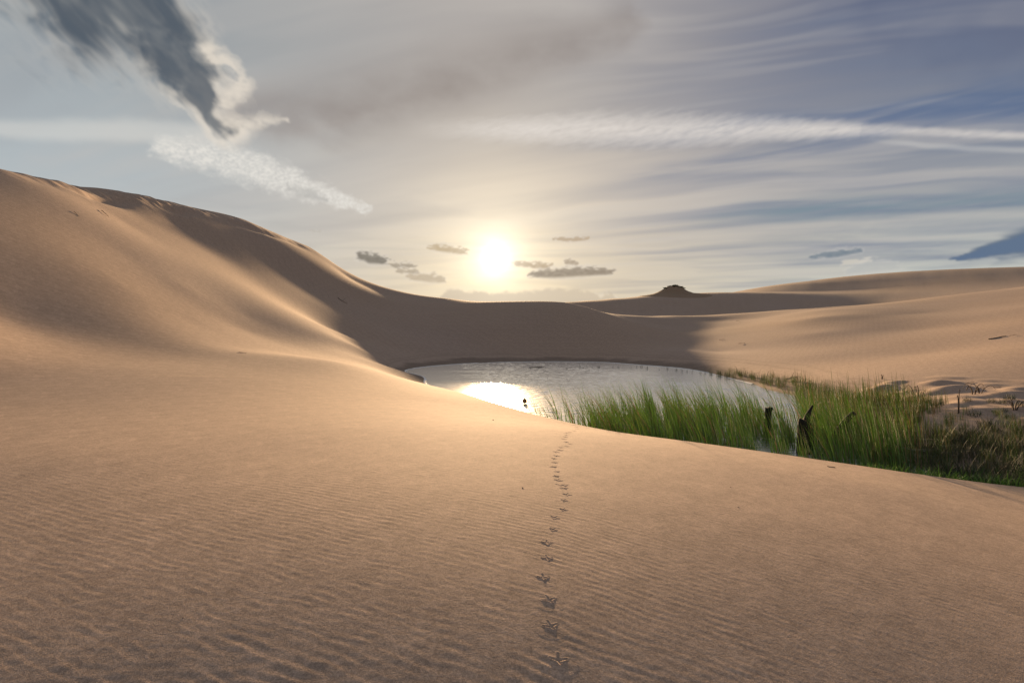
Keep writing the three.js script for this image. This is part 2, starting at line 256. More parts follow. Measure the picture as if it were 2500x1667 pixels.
function beyondBrow(x, z) {            // metres past the brow, towards the pond
  let best = 1e9, sgn = 1;
  for (let i = 0; i + 1 < browLine.length; i++) {
    const a = browLine[i], b = browLine[i + 1], dx = b.x - a.x, dz = b.z - a.z, t = clamp(((x - a.x) * dx + (z - a.z) * dz) / (dx * dx + dz * dz), 0, 1);
    const ex = x - a.x - dx * t, ez = z - a.z - dz * t, d = ex * ex + ez * ez;
    if (d < best) { best = d; sgn = dx * ez - dz * ex > 0 ? 1 : -1; }
  }
  return Math.sqrt(best) * sgn;
}
const ridgeLine = new THREE.CatmullRomCurve3(ridge.map(p => new THREE.Vector3(p[0], 0, p[2]))).getPoints(60);
function ridgeDist(x, z) {             // metres from the left crest (positive on the pond's side) and how far along it
  let best = 1e9, sgn = 1, al = 0;
  for (let i = 0; i + 1 < ridgeLine.length; i++) {
    const a = ridgeLine[i], b = ridgeLine[i + 1], dx = b.x - a.x, dz = b.z - a.z, t = clamp(((x - a.x) * dx + (z - a.z) * dz) / (dx * dx + dz * dz), 0, 1);
    const ex = x - a.x - dx * t, ez = z - a.z - dz * t, d = ex * ex + ez * ez;
    if (d < best) { best = d; sgn = dx * ez - dz * ex > 0 ? 1 : -1; al = (i + t) / (ridgeLine.length - 1); }
  }
  return [Math.sqrt(best) * sgn, al];
}
const RIPN = [-0.40, 0.917];
function ripple(x, z) {                // wind ripples a hand's breadth apart
  const w = noise(x * 0.5 + 4, z * 0.5) * 1.6 + noise(x * 1.6, z * 1.9 + 8) * 1.0 + noise(x * 4.4, z * 5.2) * 0.75;
  const ph = (x * RIPN[0] + z * RIPN[1]) * (Math.PI * 2 / 0.067) + w * 2.4;
  const am = clamp(0.62 + 0.5 * noise(x * 0.8 + 20, z * 0.8) + 1.0 * noise(x * 4.5, z * 7.5), 0.04, 1.6);
  return Math.sin(ph + 0.55 * Math.sin(ph)) * 0.00045 * am + noise(x * 9 + z * 4, z * 22 - x * 3) * 0.00045 + noise(x * 2.5 + z, z * 5) * 0.0002;
}
function height(x, z, fine = 1) {
  let b = basin(x, z);
  const [rd, al] = x < 12 && z < -18 ? ridgeDist(x, z) : [99, 0];
  if (rd > -6 && rd < 16) {            // little scarps and slumps under the left crest
    const on = sstep(0.04, 0.2, al) * sstep(0.8, 0.5, al), j = noise(al * 14, rd * 0.2) * 0.5 + noise(al * 47 + 3, rd * 0.5) * 0.2;
    b -= on * clamp(0.35 + 0.9 * noise(al * 13, 4), 0, 1) * 0.45 * Math.exp(-Math.pow((rd - 1.4 - j) / 0.7, 2));
    b += on * (noise(al * 34, rd * 0.6) * 0.16 + noise(al * 90, rd * 1.4) * 0.09) * Math.exp(-rd * rd / 2.5);
  }
  let h = b;
  if (x * x + z * z < 44 * 44 && z > -36) {
    const s = beyondBrow(x, z);
    if (s < 9) {
      let a = apron(x, z);
      if (s > -0.12) { const u = s + 0.12, w = 0.9; a -= 0.62 * (u < w ? u * u / (2 * w) : u - w / 2); }
      const k = 0.45, df = Math.max(k - Math.abs(a - b), 0) / k;
      h = Math.max(a, b) + df * df * df * k / 6;
    }
  }
  const dry = sstep(0.05, 0.7, h);
  if (dry > 0) h += dry * (fbm(x * 0.09 + 2, z * 0.10, 2) * 0.03 + noise(x * 0.22 + 3, z * 0.02 - x * 0.02) * 0.035 * sstep(16, 26, Math.hypot(x, z)));
  if (x > 7 && x < 30 && z < -9 && z > -24) { const hm = sstep(0.3, 0.5, h) * sstep(1.1, 0.7, h) * sstep(-11, -13, z); h += hm * Math.max(0, noise(x * 0.7, z * 0.9) + 0.15) * 0.2; }
  if (fine > 0) h += ripple(x, z) * fine * dry;
  return h;
}
function onGround(px, py) {            // where a line of sight from the tripod meets the sand
  const dx = (px - 1250) / 1300, dy = -(py - 807) / 1300;
  let d = 1.2, last = 1.2;
  for (; d < 160; d *= 1.01) { if (EYE + dy * d < height(dx * d, -d, 0)) break; last = d; }
  let lo = last, hi = d;
  for (let i = 0; i < 18; i++) { const m = (lo + hi) / 2; if (EYE + dy * m < height(dx * m, -m, 0)) hi = m; else lo = m; }
  return [dx * hi, -hi];
}
console.log('land ready');
const tag = (o, label, category, group, kind) => { if (label) o.userData.label = label; if (category) o.userData.category = category; if (group) o.userData.group = group; if (kind) o.userData.kind = kind; return o; };
const shade = (o) => { o.traverse(c => { if (c.isMesh) { c.castShadow = true; c.receiveShadow = true; } }); return o; };
const used = {};
const numbered = (n) => { const k = used[n] = (used[n] ?? -1) + 1; return k ? `${n}_${String(k).padStart(3, '0')}` : n; };

// ---------------------------------------------------------------- sand material
function grainTexture(size, seed) {
  const r = rng(seed), base = new Float32Array(size * size), col = new Uint8Array(size * size * 4), bmp = new Uint8Array(size * size * 4);
  const per = (x, y, p) => {           // value noise that repeats with the tile
    const g = per.g[p] ??= Float32Array.from({ length: p * p }, () => r() * 2 - 1);
    const X = x * p, Y = y * p, xi = Math.floor(X), yi = Math.floor(Y), fx = X - xi, fy = Y - yi, u = fx * fx * (3 - 2 * fx), v = fy * fy * (3 - 2 * fy);
    const at = (i, j) => g[((j + p) % p) * p + (i + p) % p];
    return mix(mix(at(xi, yi), at(xi + 1, yi), u), mix(at(xi, yi + 1), at(xi + 1, yi + 1), u), v);
  };
  per.g = {};
  for (let j = 0; j < size; j++) for (let i = 0; i < size; i++) {
    const x = i / size, y = j / size, k = j * size + i;
    const n = per(x, y, 9) * 0.25 + per(x, y, 37) * 0.3 + per(x, y, 140) * 0.55 + per(x, y, 420) * 0.7;
    const sp = r(); base[k] = n;
    let v = 0.84 + n * 0.13 + (r() - 0.5) * 0.16;
    if (sp > 0.9965) v += 0.22; else if (sp < 0.006) v -= 0.3;
    v = clamp(v, 0.2, 1);
    col[k * 4] = 255 * v; col[k * 4 + 1] = 255 * clamp(v * (1 + (r() - 0.5) * 0.03), 0, 1); col[k * 4 + 2] = 255 * clamp(v * (1 + (r() - 0.5) * 0.05), 0, 1); col[k * 4 + 3] = 255;
    const b = clamp(0.5 + n * 0.22 + (r() - 0.5) * 0.3, 0, 1) * 255; bmp[k * 4] = bmp[k * 4 + 1] = bmp[k * 4 + 2] = b; bmp[k * 4 + 3] = 255;
  }
  const mk = (d, cs) => { const t = new THREE.DataTexture(d, size, size); t.wrapS = t.wrapT = THREE.RepeatWrapping; t.magFilter = THREE.LinearFilter; t.minFilter = THREE.LinearMipmapLinearFilter; t.generateMipmaps = true; t.colorSpace = cs; t.needsUpdate = true; return t; };
  return [mk(col, THREE.SRGBColorSpace), mk(bmp, THREE.NoColorSpace)];
}
const [grainMap, grainBump] = grainTexture(1024, 5);
const SANDTILE = 1.7;
const sandMat = new THREE.MeshPhysicalMaterial({ color: 0xffffff, specularIntensity: 0.35, vertexColors: true, map: grainMap, bumpMap: grainBump, bumpScale: 0.0016, roughness: 0.93, metalness: 0 });
const SAND = [0.60, 0.435, 0.325], DAMP = [0.27, 0.2, 0.15];
const sandC = [0, 0, 0];
function sandColor(x, z, h) {
  const v = 1 + 0.05 * fbm(x * 0.11, z * 0.17 + 5, 3) + 0.045 * noise(x * 1.7, z * 2.2), p = fbm(x * 0.05 - 3, z * 0.05, 2) * 0.07;
  sandC[0] = SAND[0] * v; sandC[1] = SAND[1] * v * (1 - p * 0.5); sandC[2] = SAND[2] * v * (1 - p * 1.6);
  if (z < -11 && h < 1.2 && x > -14 && x < 22 && z > -62) {   // damp sand round the water, with old tide lines
    const n = fbm(x * 0.35, z * 0.35, 3) * 0.22 + noise(x * 1.4, z * 1.4) * 0.05, e = h + n * 0.9;
    const w = 0.75 * sstep(0.34, 0.16, e) + 0.3 * sstep(0.05, 0.0, Math.abs(h + n * 0.4 - 0.52)) + 0.25 * sstep(0.04, 0.0, Math.abs(h + n * 0.3 - 0.66));
    const t = clamp(w, 0, 0.95);
    for (let i = 0; i < 3; i++) sandC[i] = mix(sandC[i], DAMP[i], t);
  }
  return sandC;
}
const tracks = [];                     // [x, z, turn, size] of the bird's footprints, filled below
function trackHole(x, z) { for (const t of tracks) { const dx = x - t[0], dz = z - t[1]; const d2 = dx * dx + dz * dz; if (d2 < 0.0081 * t[3] * t[3]) return 0.016 * (1 - d2 / (0.0081 * t[3] * t[3])); } return 0; }

function ringMesh(name, radii, angles, fineAt, skirtIn, skirtOut) {
  const R = radii.length, A = angles.length, pos = new Float32Array(R * A * 3), col = new Float32Array(R * A * 3), uv = new Float32Array(R * A * 2), idx = new Uint32Array((R - 1) * A * 6);
  for (let i = 0; i < R; i++) for (let j = 0; j < A; j++) {
    const k = i * A + j, x = Math.sin(angles[j]) * radii[i], z = -Math.cos(angles[j]) * radii[i];
    let h = height(x, z, fineAt(radii[i], angles[j]));
    if (radii[i] < 20 && Math.abs(angles[j]) < 0.3) h -= trackHole(x, z);
    const c = sandColor(x, z, h);
    if (i === R - 1) h -= skirtOut;
    if (i === 0) h -= skirtIn;
    pos[k * 3] = x; pos[k * 3 + 1] = h; pos[k * 3 + 2] = z; col[k * 3] = c[0]; col[k * 3 + 1] = c[1]; col[k * 3 + 2] = c[2]; uv[k * 2] = x / SANDTILE; uv[k * 2 + 1] = z / SANDTILE;
  }
  let q = 0;
  for (let i = 0; i + 1 < R; i++) for (let j = 0; j < A; j++) {
    const a = i * A + j, b = i * A + (j + 1) % A, c = a + A, d = b + A;
    idx[q++] = a; idx[q++] = b; idx[q++] = c; idx[q++] = b; idx[q++] = d; idx[q++] = c;
  }
  const g = new THREE.BufferGeometry();
  g.setAttribute('position', new THREE.BufferAttribute(pos, 3)); g.setAttribute('color', new THREE.BufferAttribute(col, 3)); g.setAttribute('uv', new THREE.BufferAttribute(uv, 2)); g.setIndex(new THREE.BufferAttribute(idx, 1));
  g.computeVertexNormals();
  const m = new THREE.Mesh(g, sandMat); m.name = name; m.userData.kind = 'structure'; scene.add(shade(m));
  return m;
}
function fan(half, step, coarse) { const a = []; for (let x = -half; x <= half; x += step) a.push(x * D2R); for (let x = half + coarse; x < 360 - half - coarse * 0.5; x += coarse) a.push(x * D2R); return a; }

// ---------------------------------------------------------------- bird footprints: a line of prints from the brow to the tripod
{
  const px = [[540, 47], [560, 60], [575, 75], [590, 88], [605, 100], [610, 110], [595, 122], [565, 128], [548, 133], [545, 145], [540, 155], [533, 168], [545, 185], [570, 197], [552, 210], [515, 217], [512, 232], [487, 242], [490, 265], [475, 280], [480, 303], [475, 328], [495, 355], [490, 382], [500, 405], [510, 430], [537, 433], [535, 449], [550, 487], [533, 520], [528, 573], [480, 620], [470, 688], [435, 765], [438, 855], [415, 965], [450, 1095], [460, 1245], [503, 1440]];
  const g = px.map(([x, y]) => onGround(1150 + x / 2.35, 1000 + y / 2.35));
  const r = rng(31);
  g.forEach(([x, z], i) => { const b = g[Math.max(i - 2, 0)], a = g[Math.min(i + 2, g.length - 1)]; tracks.push([x, z, Math.atan2(b[0] - a[0], -(b[1] - a[1])) + (r() - 0.5) * 0.9, 0.66 + r() * 0.26]); });
}
{
  const radii = []; for (let r = 0.35; r < 17.3;) { radii.push(r); r += r < 1.2 ? 0.05 : r < 6 ? 0.0145 : 0.0145 + (r - 6) * 0.003; }
  const near = ringMesh('sand_foreground', radii, fan(64, 0.15, 4), (r, a) => Math.abs(a) < 1.12 ? sstep(16, 9, r) : 0, 0, 0.03);
  const cap = new THREE.CircleGeometry(0.37, 24).rotateX(-Math.PI / 2); // the patch of sand between the tripod's feet
  { const p = cap.attributes.position, c = new Float32Array(p.count * 3); for (let i = 0; i < p.count; i++) { p.setY(i, height(p.getX(i), p.getZ(i), 0) - 0.004); c.set(sandColor(0, 0, 1.4), i * 3); } cap.setAttribute('color', new THREE.BufferAttribute(c, 3)); cap.computeVertexNormals(); const m = new THREE.Mesh(cap, sandMat); m.name = 'sand_patch'; near.add(shade(m)); }
  // footprints: three toes forward, one back, pressed into the sand with a low rim
  for (const [tx, tz, turn, size] of tracks) {
    const N = 40, S = 0.12 * size, pos = [], col = [], uv = [], idx = [], nor = [], ct = Math.cos(turn), st = Math.sin(turn);
    const toes = [[0, 0, 0, 0.06], [0, 0, 0.046, 0.02], [0, 0, -0.046, 0.02], [0, 0, 0.008, -0.026]].map(t => t.map(v => v * size));
    const press = (u, v) => {          // u across, v along the walk
      let d = 1e9, best = 0;
      for (const [ax, ay, bx, by] of toes) { const ex = bx - ax, ey = by - ay, t = clamp(((u - ax) * ex + (v - ay) * ey) / (ex * ex + ey * ey), 0, 1); const q = Math.hypot(u - ax - ex * t, v - ay - ey * t) / (0.0065 * size * (1 - 0.35 * t)); if (q < d) { d = q; best = t; } }
      return (-0.0048 * Math.exp(-d * d * 0.7) * (1 - 0.4 * best) + 0.0024 * Math.exp(-Math.pow((d - 2.1) / 0.9, 2)) * (v < 0.008 ? 1.5 : 0.45)) * sstep(0.95, 0.7, Math.hypot(u, v) / S);
    };
    const fine = sstep(16, 9, Math.hypot(tx, tz));
    const deep = 0.72 + 0.4 * Math.abs(noise(tx * 31, tz * 17)) + 0.2 * noise(tx * 9, tz * 23 + 4);
    const top = (U, V) => height(tx + U * ct + V * st, tz + U * st - V * ct, fine) + press(U, V) * deep;
    for (let i = 0; i <= N; i++) for (let j = 0; j <= N; j++) {
      let u = (j / N - 0.5) * 2, v = (i / N - 0.5) * 2;
      const rr = Math.max(Math.abs(u), Math.abs(v)), l = Math.hypot(u, v) || 1; u *= rr / l; v *= rr / l;   // a round patch
      const U = u * S, V = v * S, x = tx + U * ct + V * st, z = tz + U * st - V * ct, e = 0.0015, y = top(U, V);
      const gu = (top(U + e, V) - top(U - e, V)) / (2 * e), gv = (top(U, V + e) - top(U, V - e)) / (2 * e), nn = new THREE.Vector3(-(gu * ct + gv * st), 1, -(gu * st - gv * ct)).normalize();
      pos.push(x, y + 0.0008 - 0.0016 * sstep(0.88, 1, rr), z); nor.push(nn.x, nn.y, nn.z);
      col.push(...sandColor(x, z, 1.4)); uv.push(x / SANDTILE, z / SANDTILE);
    }
    for (let i = 0; i < N; i++) for (let j = 0; j < N; j++) { const a = i * (N + 1) + j, b = a + 1, c = a + N + 1, d = c + 1; idx.push(a, b, c, b, d, c); }
    const g = new THREE.BufferGeometry(); g.setAttribute('position', new THREE.Float32BufferAttribute(pos, 3)); g.setAttribute('color', new THREE.Float32BufferAttribute(col, 3)); g.setAttribute('uv', new THREE.Float32BufferAttribute(uv, 2)); g.setAttribute('normal', new THREE.Float32BufferAttribute(nor, 3)); g.setIndex(idx);
    const m = new THREE.Mesh(g, sandMat); m.name = 'bird_footprint'; near.add(shade(m));
  }
  const far = []; for (let r = 17.2; r < 700;) { far.push(r); r += r < 45 ? 0.16 : r < 110 ? 0.16 + (r - 45) * 0.006 : (r - 100) * 0.16 + 0.5; }
  ringMesh('sand_dunes', far, fan(60, 0.2, 4), () => 0, 0, 0);
}
console.log('sand ready');

// ---------------------------------------------------------------- pond
{
  const x0 = -12, x1 = 17, z0 = -54, z1 = -10.5, st = 0.10, sz = 0.058, nx = Math.round((x1 - x0) / st), nz = Math.round((z1 - z0) / sz);
  const pos = new Float32Array((nx + 1) * (nz + 1) * 3), idx = [];
  const wave = (x, z) => {            // a breeze ruffles the middle; the water under the banks lies calm
    const n = fbm(x * 0.12 + 3, z * 0.55, 4), left = sstep(-5.5, 0.5, x + (z + 34) * -0.12 + n * 3.5), right = sstep(11.5, 5.5, x + (z + 40) * -0.16 + n * 3.5 - sstep(-34, -24, z) * 3);
    const wind = 0.06 + 0.94 * left * right * (0.6 + 0.4 * sstep(-0.4, 0.3, fbm(x * 0.2 + 7, z * 0.9, 3)));
    return wind * (noise(x * 2.1 + 2, z * 4.6) * 0.015 + noise(x * 3.6, z * 7.2 + 7) * 0.0105) + noise(x * 0.6, z * 1.1) * 0.0012;
  };
  for (let i = 0; i <= nz; i++) for (let j = 0; j <= nx; j++) { const k = (i * (nx + 1) + j) * 3, x = x0 + j * st, z = z0 + i * sz; pos[k] = x; pos[k + 1] = wave(x, z); pos[k + 2] = z; }
  const wet = new Uint8Array((nx + 2) * (nz + 2));
  const B = 8;                         // leave out the squares of sheet that lie well under the sand
  for (let bi = 0; bi < nz; bi += B) for (let bj = 0; bj < nx; bj += B) {
    let keep = false;
    for (const [u, v] of [[0, 0], [1, 0], [0, 1], [1, 1], [0.5, 0.5]]) if (height(x0 + (bj + u * B) * st, z0 + (bi + v * B) * sz, 0) < 0.25) keep = true;
    if (!keep) continue;
    for (let i = bi; i < Math.min(bi + B, nz); i++) for (let j = bj; j < Math.min(bj + B, nx); j++) { const a = i * (nx + 1) + j, b = a + 1, c = a + nx + 1, d = c + 1; idx.push(a, c, b, b, c, d); }
  }
  const g = new THREE.BufferGeometry(); g.setAttribute('position', new THREE.BufferAttribute(pos, 3)); g.setIndex(idx); g.computeVertexNormals();
  const m = new THREE.Mesh(g, new THREE.MeshPhysicalMaterial({ color: new THREE.Color().setRGB(0.74, 0.72, 0.68), roughness: 0.2, metalness: 0.6, ior: 1.33 }));
  m.name = 'pond_water'; m.userData.kind = 'structure'; scene.add(shade(m));
}

// ---------------------------------------------------------------- white strip painted as the sky's reflection at the water's edge
{
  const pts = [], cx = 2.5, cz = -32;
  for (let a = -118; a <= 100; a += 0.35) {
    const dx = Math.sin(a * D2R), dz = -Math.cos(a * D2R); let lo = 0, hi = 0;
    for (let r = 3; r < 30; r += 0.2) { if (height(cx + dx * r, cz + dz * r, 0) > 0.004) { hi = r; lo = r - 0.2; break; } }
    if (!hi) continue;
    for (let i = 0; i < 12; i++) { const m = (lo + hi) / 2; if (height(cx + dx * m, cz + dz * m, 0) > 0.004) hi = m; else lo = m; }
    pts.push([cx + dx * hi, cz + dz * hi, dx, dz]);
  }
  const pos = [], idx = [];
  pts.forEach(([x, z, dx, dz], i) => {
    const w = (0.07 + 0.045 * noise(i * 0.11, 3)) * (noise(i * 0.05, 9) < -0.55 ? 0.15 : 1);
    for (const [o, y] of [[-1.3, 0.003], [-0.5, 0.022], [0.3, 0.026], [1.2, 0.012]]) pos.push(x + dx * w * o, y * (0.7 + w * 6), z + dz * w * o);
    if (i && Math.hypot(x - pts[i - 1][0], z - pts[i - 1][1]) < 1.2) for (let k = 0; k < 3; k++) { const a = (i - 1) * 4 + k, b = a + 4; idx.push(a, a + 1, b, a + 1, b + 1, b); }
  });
  const g = new THREE.BufferGeometry(); g.setAttribute('position', new THREE.Float32BufferAttribute(pos, 3)); g.setIndex(idx); g.computeVertexNormals();
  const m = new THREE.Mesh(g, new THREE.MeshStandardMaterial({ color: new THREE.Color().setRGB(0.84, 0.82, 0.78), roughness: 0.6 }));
  m.name = 'painted_sky_glint'; scene.add(shade(tag(m, 'thin white strip painted as sky reflection along the far edge of the pond', 'froth')));
}

// ---------------------------------------------------------------- grass and reeds
function leafMat(r, g, b, tr) { return new THREE.MeshPhysicalMaterial({ color: new THREE.Color().setRGB(r, g, b), vertexColors: true, roughness: 0.75, transmission: tr, thickness: 0, side: THREE.DoubleSide }); }
// one clump: blades rising from a small patch, bent to the left by the wind
function clumpGeometry(seed, o) {
  const r = rng(seed), pos = [], col = [], idx = [];
  for (let b = 0; b < o.n; b++) {
    const a = r() * Math.PI * 2, q = Math.sqrt(r()) * o.radius, bx = Math.cos(a) * q, bz = Math.sin(a) * q;
    const H = o.h * (0.5 + 0.5 * r() + (r() < 0.15 ? 0.12 : 0)), la = r() * Math.PI * 2, ls = o.spread * r();
    const lx = Math.cos(la) * ls - o.wind * (0.5 + r()), lz = Math.sin(la) * ls, w0 = o.w * (0.6 + 0.7 * r()), droop = o.droop * r() * r();
    const wa = r() * Math.PI, wx = Math.cos(wa), wz = Math.sin(wa), base = pos.length / 3, seg = o.seg ?? 6, kink = r() < (o.kink ?? 0.1) ? 0.45 + 0.3 * r() : 2;
    const tint = 0.75 + 0.5 * r(), dead = r() < o.dead ? 1 : 0;
    for (let s = 0; s <= seg; s++) {
      const t = s / seg, bend = t * t, ky = t > kink ? (t - kink) * 1.2 : 0;
      const x = bx + lx * H * (0.25 * t + bend) - ky * H * 0.7 * Math.sign(0.3 - r()) * 0.6, z = bz + lz * H * (0.25 * t + bend), y = H * (t - droop * t * t * t - 0.18 * bend * Math.hypot(lx, lz)) - ky * H * 0.7;
      const w = w0 * (t < 0.15 ? 0.75 + t : 1) * Math.max(1 - Math.pow(t, 2.2), 0.04);
      pos.push(x - wx * w / 2, y, z - wz * w / 2, x + wx * w / 2, y, z + wz * w / 2);
      const g = tint; const cr = dead ? o.deadC[0] : o.c[0], cg = dead ? o.deadC[1] : o.c[1], cb = dead ? o.deadC[2] : o.c[2];
      for (let k = 0; k < 2; k++) col.push(cr * g, cg * g, cb * g);
      if (s) { const i = base + (s - 1) * 2; idx.push(i, i + 1, i + 2, i + 1, i + 3, i + 2); }
    }
  }
  const g = new THREE.BufferGeometry(); g.setAttribute('position', new THREE.Float32BufferAttribute(pos, 3)); g.setAttribute('color', new THREE.Float32BufferAttribute(col, 3)); g.setIndex(idx); g.computeVertexNormals();
  return g;
}
const GREEN = [0.105, 0.225, 0.03], OLIVE = [0.085, 0.16, 0.024], STRAW = [0.22, 0.165, 0.08], BROWN = [0.085, 0.062, 0.038], DARKG = [0.055, 0.08, 0.03];
const reedMat = leafMat(1, 1, 1, 0.4), dryMat = leafMat(1, 1, 1, 0.12);
const reedA = clumpGeometry(1, { n: 11, radius: 0.2, h: 1.98, spread: 0.15, wind: 0.17, w: 0.021, droop: 0.28, dead: 0.07, c: GREEN, deadC: STRAW });
const reedB = clumpGeometry(2, { n: 9, radius: 0.2, h: 1.9, spread: 0.22, wind: 0.23, w: 0.02, droop: 0.3, dead: 0.12, c: GREEN, deadC: STRAW, kink: 0.2 });
const oliveA = clumpGeometry(3, { n: 20, radius: 0.22, h: 1.25, spread: 0.34, wind: 0.12, w: 0.018, droop: 0.4, dead: 0.14, c: OLIVE, deadC: STRAW, kink: 0.15 });
const dryA = clumpGeometry(4, { n: 22, radius: 0.22, h: 0.72, spread: 0.6, wind: 0.0, w: 0.014, droop: 0.5, dead: 0.22, c: [0.06, 0.07, 0.03], deadC: [0.17, 0.13, 0.08], kink: 0.4 });
const shortA = clumpGeometry(5, { n: 24, radius: 0.16, h: 0.3, spread: 0.7, wind: 0.0, w: 0.011, droop: 0.7, dead: 0.06, c: [0.10, 0.24, 0.03], deadC: STRAW });
const tuftA = clumpGeometry(6, { n: 44, radius: 0.2, h: 0.42, spread: 1.25, wind: 0.1, w: 0.011, droop: 0.8, dead: 0.2, c: DARKG, deadC: [0.16, 0.12, 0.06] });
const sproutA = clumpGeometry(8, { n: 7, radius: 0.12, h: 0.5, spread: 0.25, wind: 0.05, w: 0.02, droop: 0.2, dead: 0.1, c: [0.045, 0.06, 0.025], deadC: BROWN });
const inside = (x, d, poly) => { let on = false; for (let i = 0, j = poly.length - 1; i < poly.length; j = i++) { const [xi, yi] = poly[i], [xj, yj] = poly[j]; if ((yi > d) !== (yj > d) && x < (xj - xi) * (d - yi) / (yj - yi) + xi) on = !on; } return on; };
function sow(name, label, category, geo, mat, poly, perM2, seed, accept, vary) {
  const r = rng(seed), xs = poly.map(p => p[0]), ds = poly.map(p => p[1]), a = Math.min(...xs), b = Math.max(...xs), c = Math.min(...ds), d = Math.max(...ds), list = [];
  const n = Math.round((b - a) * (d - c) * perM2);
  for (let i = 0; i < n; i++) {
    const x = a + r() * (b - a), q = c + r() * (d - c); if (!inside(x, q, poly)) continue;
    const h = height(x, -q, 0), ok = accept(x, q, h, r()); if (!ok) continue;
    list.push([x, Math.max(h, -0.25) - 0.02, -q, (0.62 + 0.5 * r()) * ok * (1 + 0.28 * noise(x * 1.1 + 7, q * 1.1)), (r() - 0.5) * 1.0, r()]);
  }
  const m = new THREE.InstancedMesh(geo, mat, list.length), o = new THREE.Object3D(), cl = new THREE.Color();
  list.forEach(([x, y, z, s, t, v], i) => { o.position.set(x, y, z); o.scale.set(s, s, s); o.rotation.set(0, t, 0); o.updateMatrix(); m.setMatrixAt(i, o.matrix); const k = vary(x, -z, v); m.setColorAt(i, cl.setRGB(k[0], k[1], k[2])); });
  m.name = name; scene.add(shade(tag(m, label, category, null, 'stuff')));
  console.log(name, list.length);
}
const stumpNear = (x, d) => Math.hypot(x - 7.15, d - 13) < 0.3 || Math.hypot(x - 7.15, d - 15) < 0.2 || (Math.abs(x / d - 0.55) < 0.022 && d < 13 && d > 11.8);
const gap = (x, d) => { const k = x / d; return k > 0.40 && k < 0.56 ? 0.6 : 1; };   // thin stand where the water shows
sow('reed_bed', 'dense green reeds standing in the near shallows of the pond', 'reeds', reedA, reedMat,
  [[1.6, 13.2], [3, 12.2], [6, 11.2], [8.5, 11], [9.6, 13], [9.3, 17.2], [7.4, 18.4], [5.2, 18.6], [3.4, 17.8], [2.2, 16.6]], 12, 41,
  (x, d, h, v) => h < 0.12 && !stumpNear(x, d) && v < gap(x, d) * sstep(0.6, 3.4, x) * (0.55 + 0.9 * (fbm(x * 0.6, d * 0.6, 2) + 0.5)) ? 0.85 + 0.15 * noise(x, d) : 0,
  (x, d, v) => [0.8 + 0.4 * v, 0.85 + 0.3 * v, 0.8 + 0.3 * v]);
sow('reed_bed_001', 'loose wind-bent reeds on the outer edge of the green bed', 'reeds', reedB, reedMat,
  [[0.9, 13.6], [3, 12.4], [7, 11.4], [10, 13], [10.5, 18], [8, 20.2], [5, 19.6], [2.5, 17.6], [1.2, 15.6]], 5, 42,
  (x, d, h, v) => h < 0.15 && !stumpNear(x, d) && v < gap(x, d) ? 0.95 : 0, (x, d, v) => [0.9 + 0.5 * v, 0.9 + 0.2 * v, 0.8 + 0.3 * v]);
sow('marsh_grass', 'olive marsh grass massed on the bank right of the stumps', 'grass', oliveA, reedMat,
  [[7.6, 10.8], [10, 10.2], [14.4, 11.6], [15.6, 15], [14.2, 21.5], [12.2, 22.5], [10.2, 18], [8.8, 14]], 13, 43,
  (x, d, h, v) => h < 0.55 && v < 0.5 + 0.8 * fbm(x * 0.5 + 9, d * 0.5, 2) + sstep(17, 12, d) * 0.35 ? (0.9 + 0.35 * sstep(15, 18, d) * sstep(14, 11, x)) * mix(1, 0.42, sstep(0.70, 0.88, x / d)) : 0,
  (x, d, v) => [0.85 + 0.5 * v, 0.85 + 0.3 * v, 0.9]);
sow('dry_grass', 'tangled brown dead grass at the foot of the near dune', 'grass', dryA, dryMat,
  [[8.2, 9.9], [9.6, 9.4], [12, 9.2], [16, 9.6], [17, 11.6], [14.5, 13.2], [13, 14.6], [11, 13.6], [9, 12]], 26, 44,
  (x, d, h, v) => h < 0.8 && v < 0.75 + 0.5 * noise(x * 0.8, d * 0.8) ? 1.05 * mix(1, 0.62, sstep(0.75, 0.95, x / d)) : 0, (x, d, v) => [0.7 + 0.7 * v, 0.7 + 0.6 * v, 0.75 + 0.4 * v]);
sow('tussock_grass', 'dark green low tussocks growing through the dead grass', 'grass', oliveA, dryMat,
  [[9, 9.6], [12, 9.4], [16, 9.8], [16.5, 11.5], [13.5, 14], [11, 14]], 9, 47,
  (x, d, h, v) => h < 0.7 && v < 0.55 + 0.8 * noise(x * 0.9 + 4, d * 0.9) ? 0.5 : 0, (x, d, v) => [0.6 + 0.3 * v, 0.62 + 0.3 * v, 0.6]);
sow('short_grass', 'fresh green short grass along the foot of the near dune', 'grass', shortA, reedMat,
  [[5.6, 11.2], [6.6, 10], [7.6, 9.3], [9.2, 9.1], [12, 8.9], [16, 8.4], [16, 10.4], [11, 10.6], [8.5, 11.2]], 26, 45,
  (x, d, h, v) => h < 0.6 && beyondBrow(x, -d) > 0.12 + 0.2 * v ? 1 : 0, (x, d, v) => [0.8 + 0.4 * v, 0.85 + 0.3 * v, 0.8]);
sow('shore_grass', 'dark marsh grass lining the right shore of the pond', 'grass', oliveA, reedMat,
  [[12.4, 22], [14.2, 22], [15.6, 30], [15.2, 36.5], [13.6, 37], [14, 30], [13, 26]], 5, 46,
  (x, d, h, v) => h < 0.35 && h > -0.25 && v < 0.9 ? 0.5 + 0.3 * sstep(30, 22, d) : 0, (x, d, v) => [0.6 + 0.3 * v, 0.6 + 0.25 * v, 0.7]);

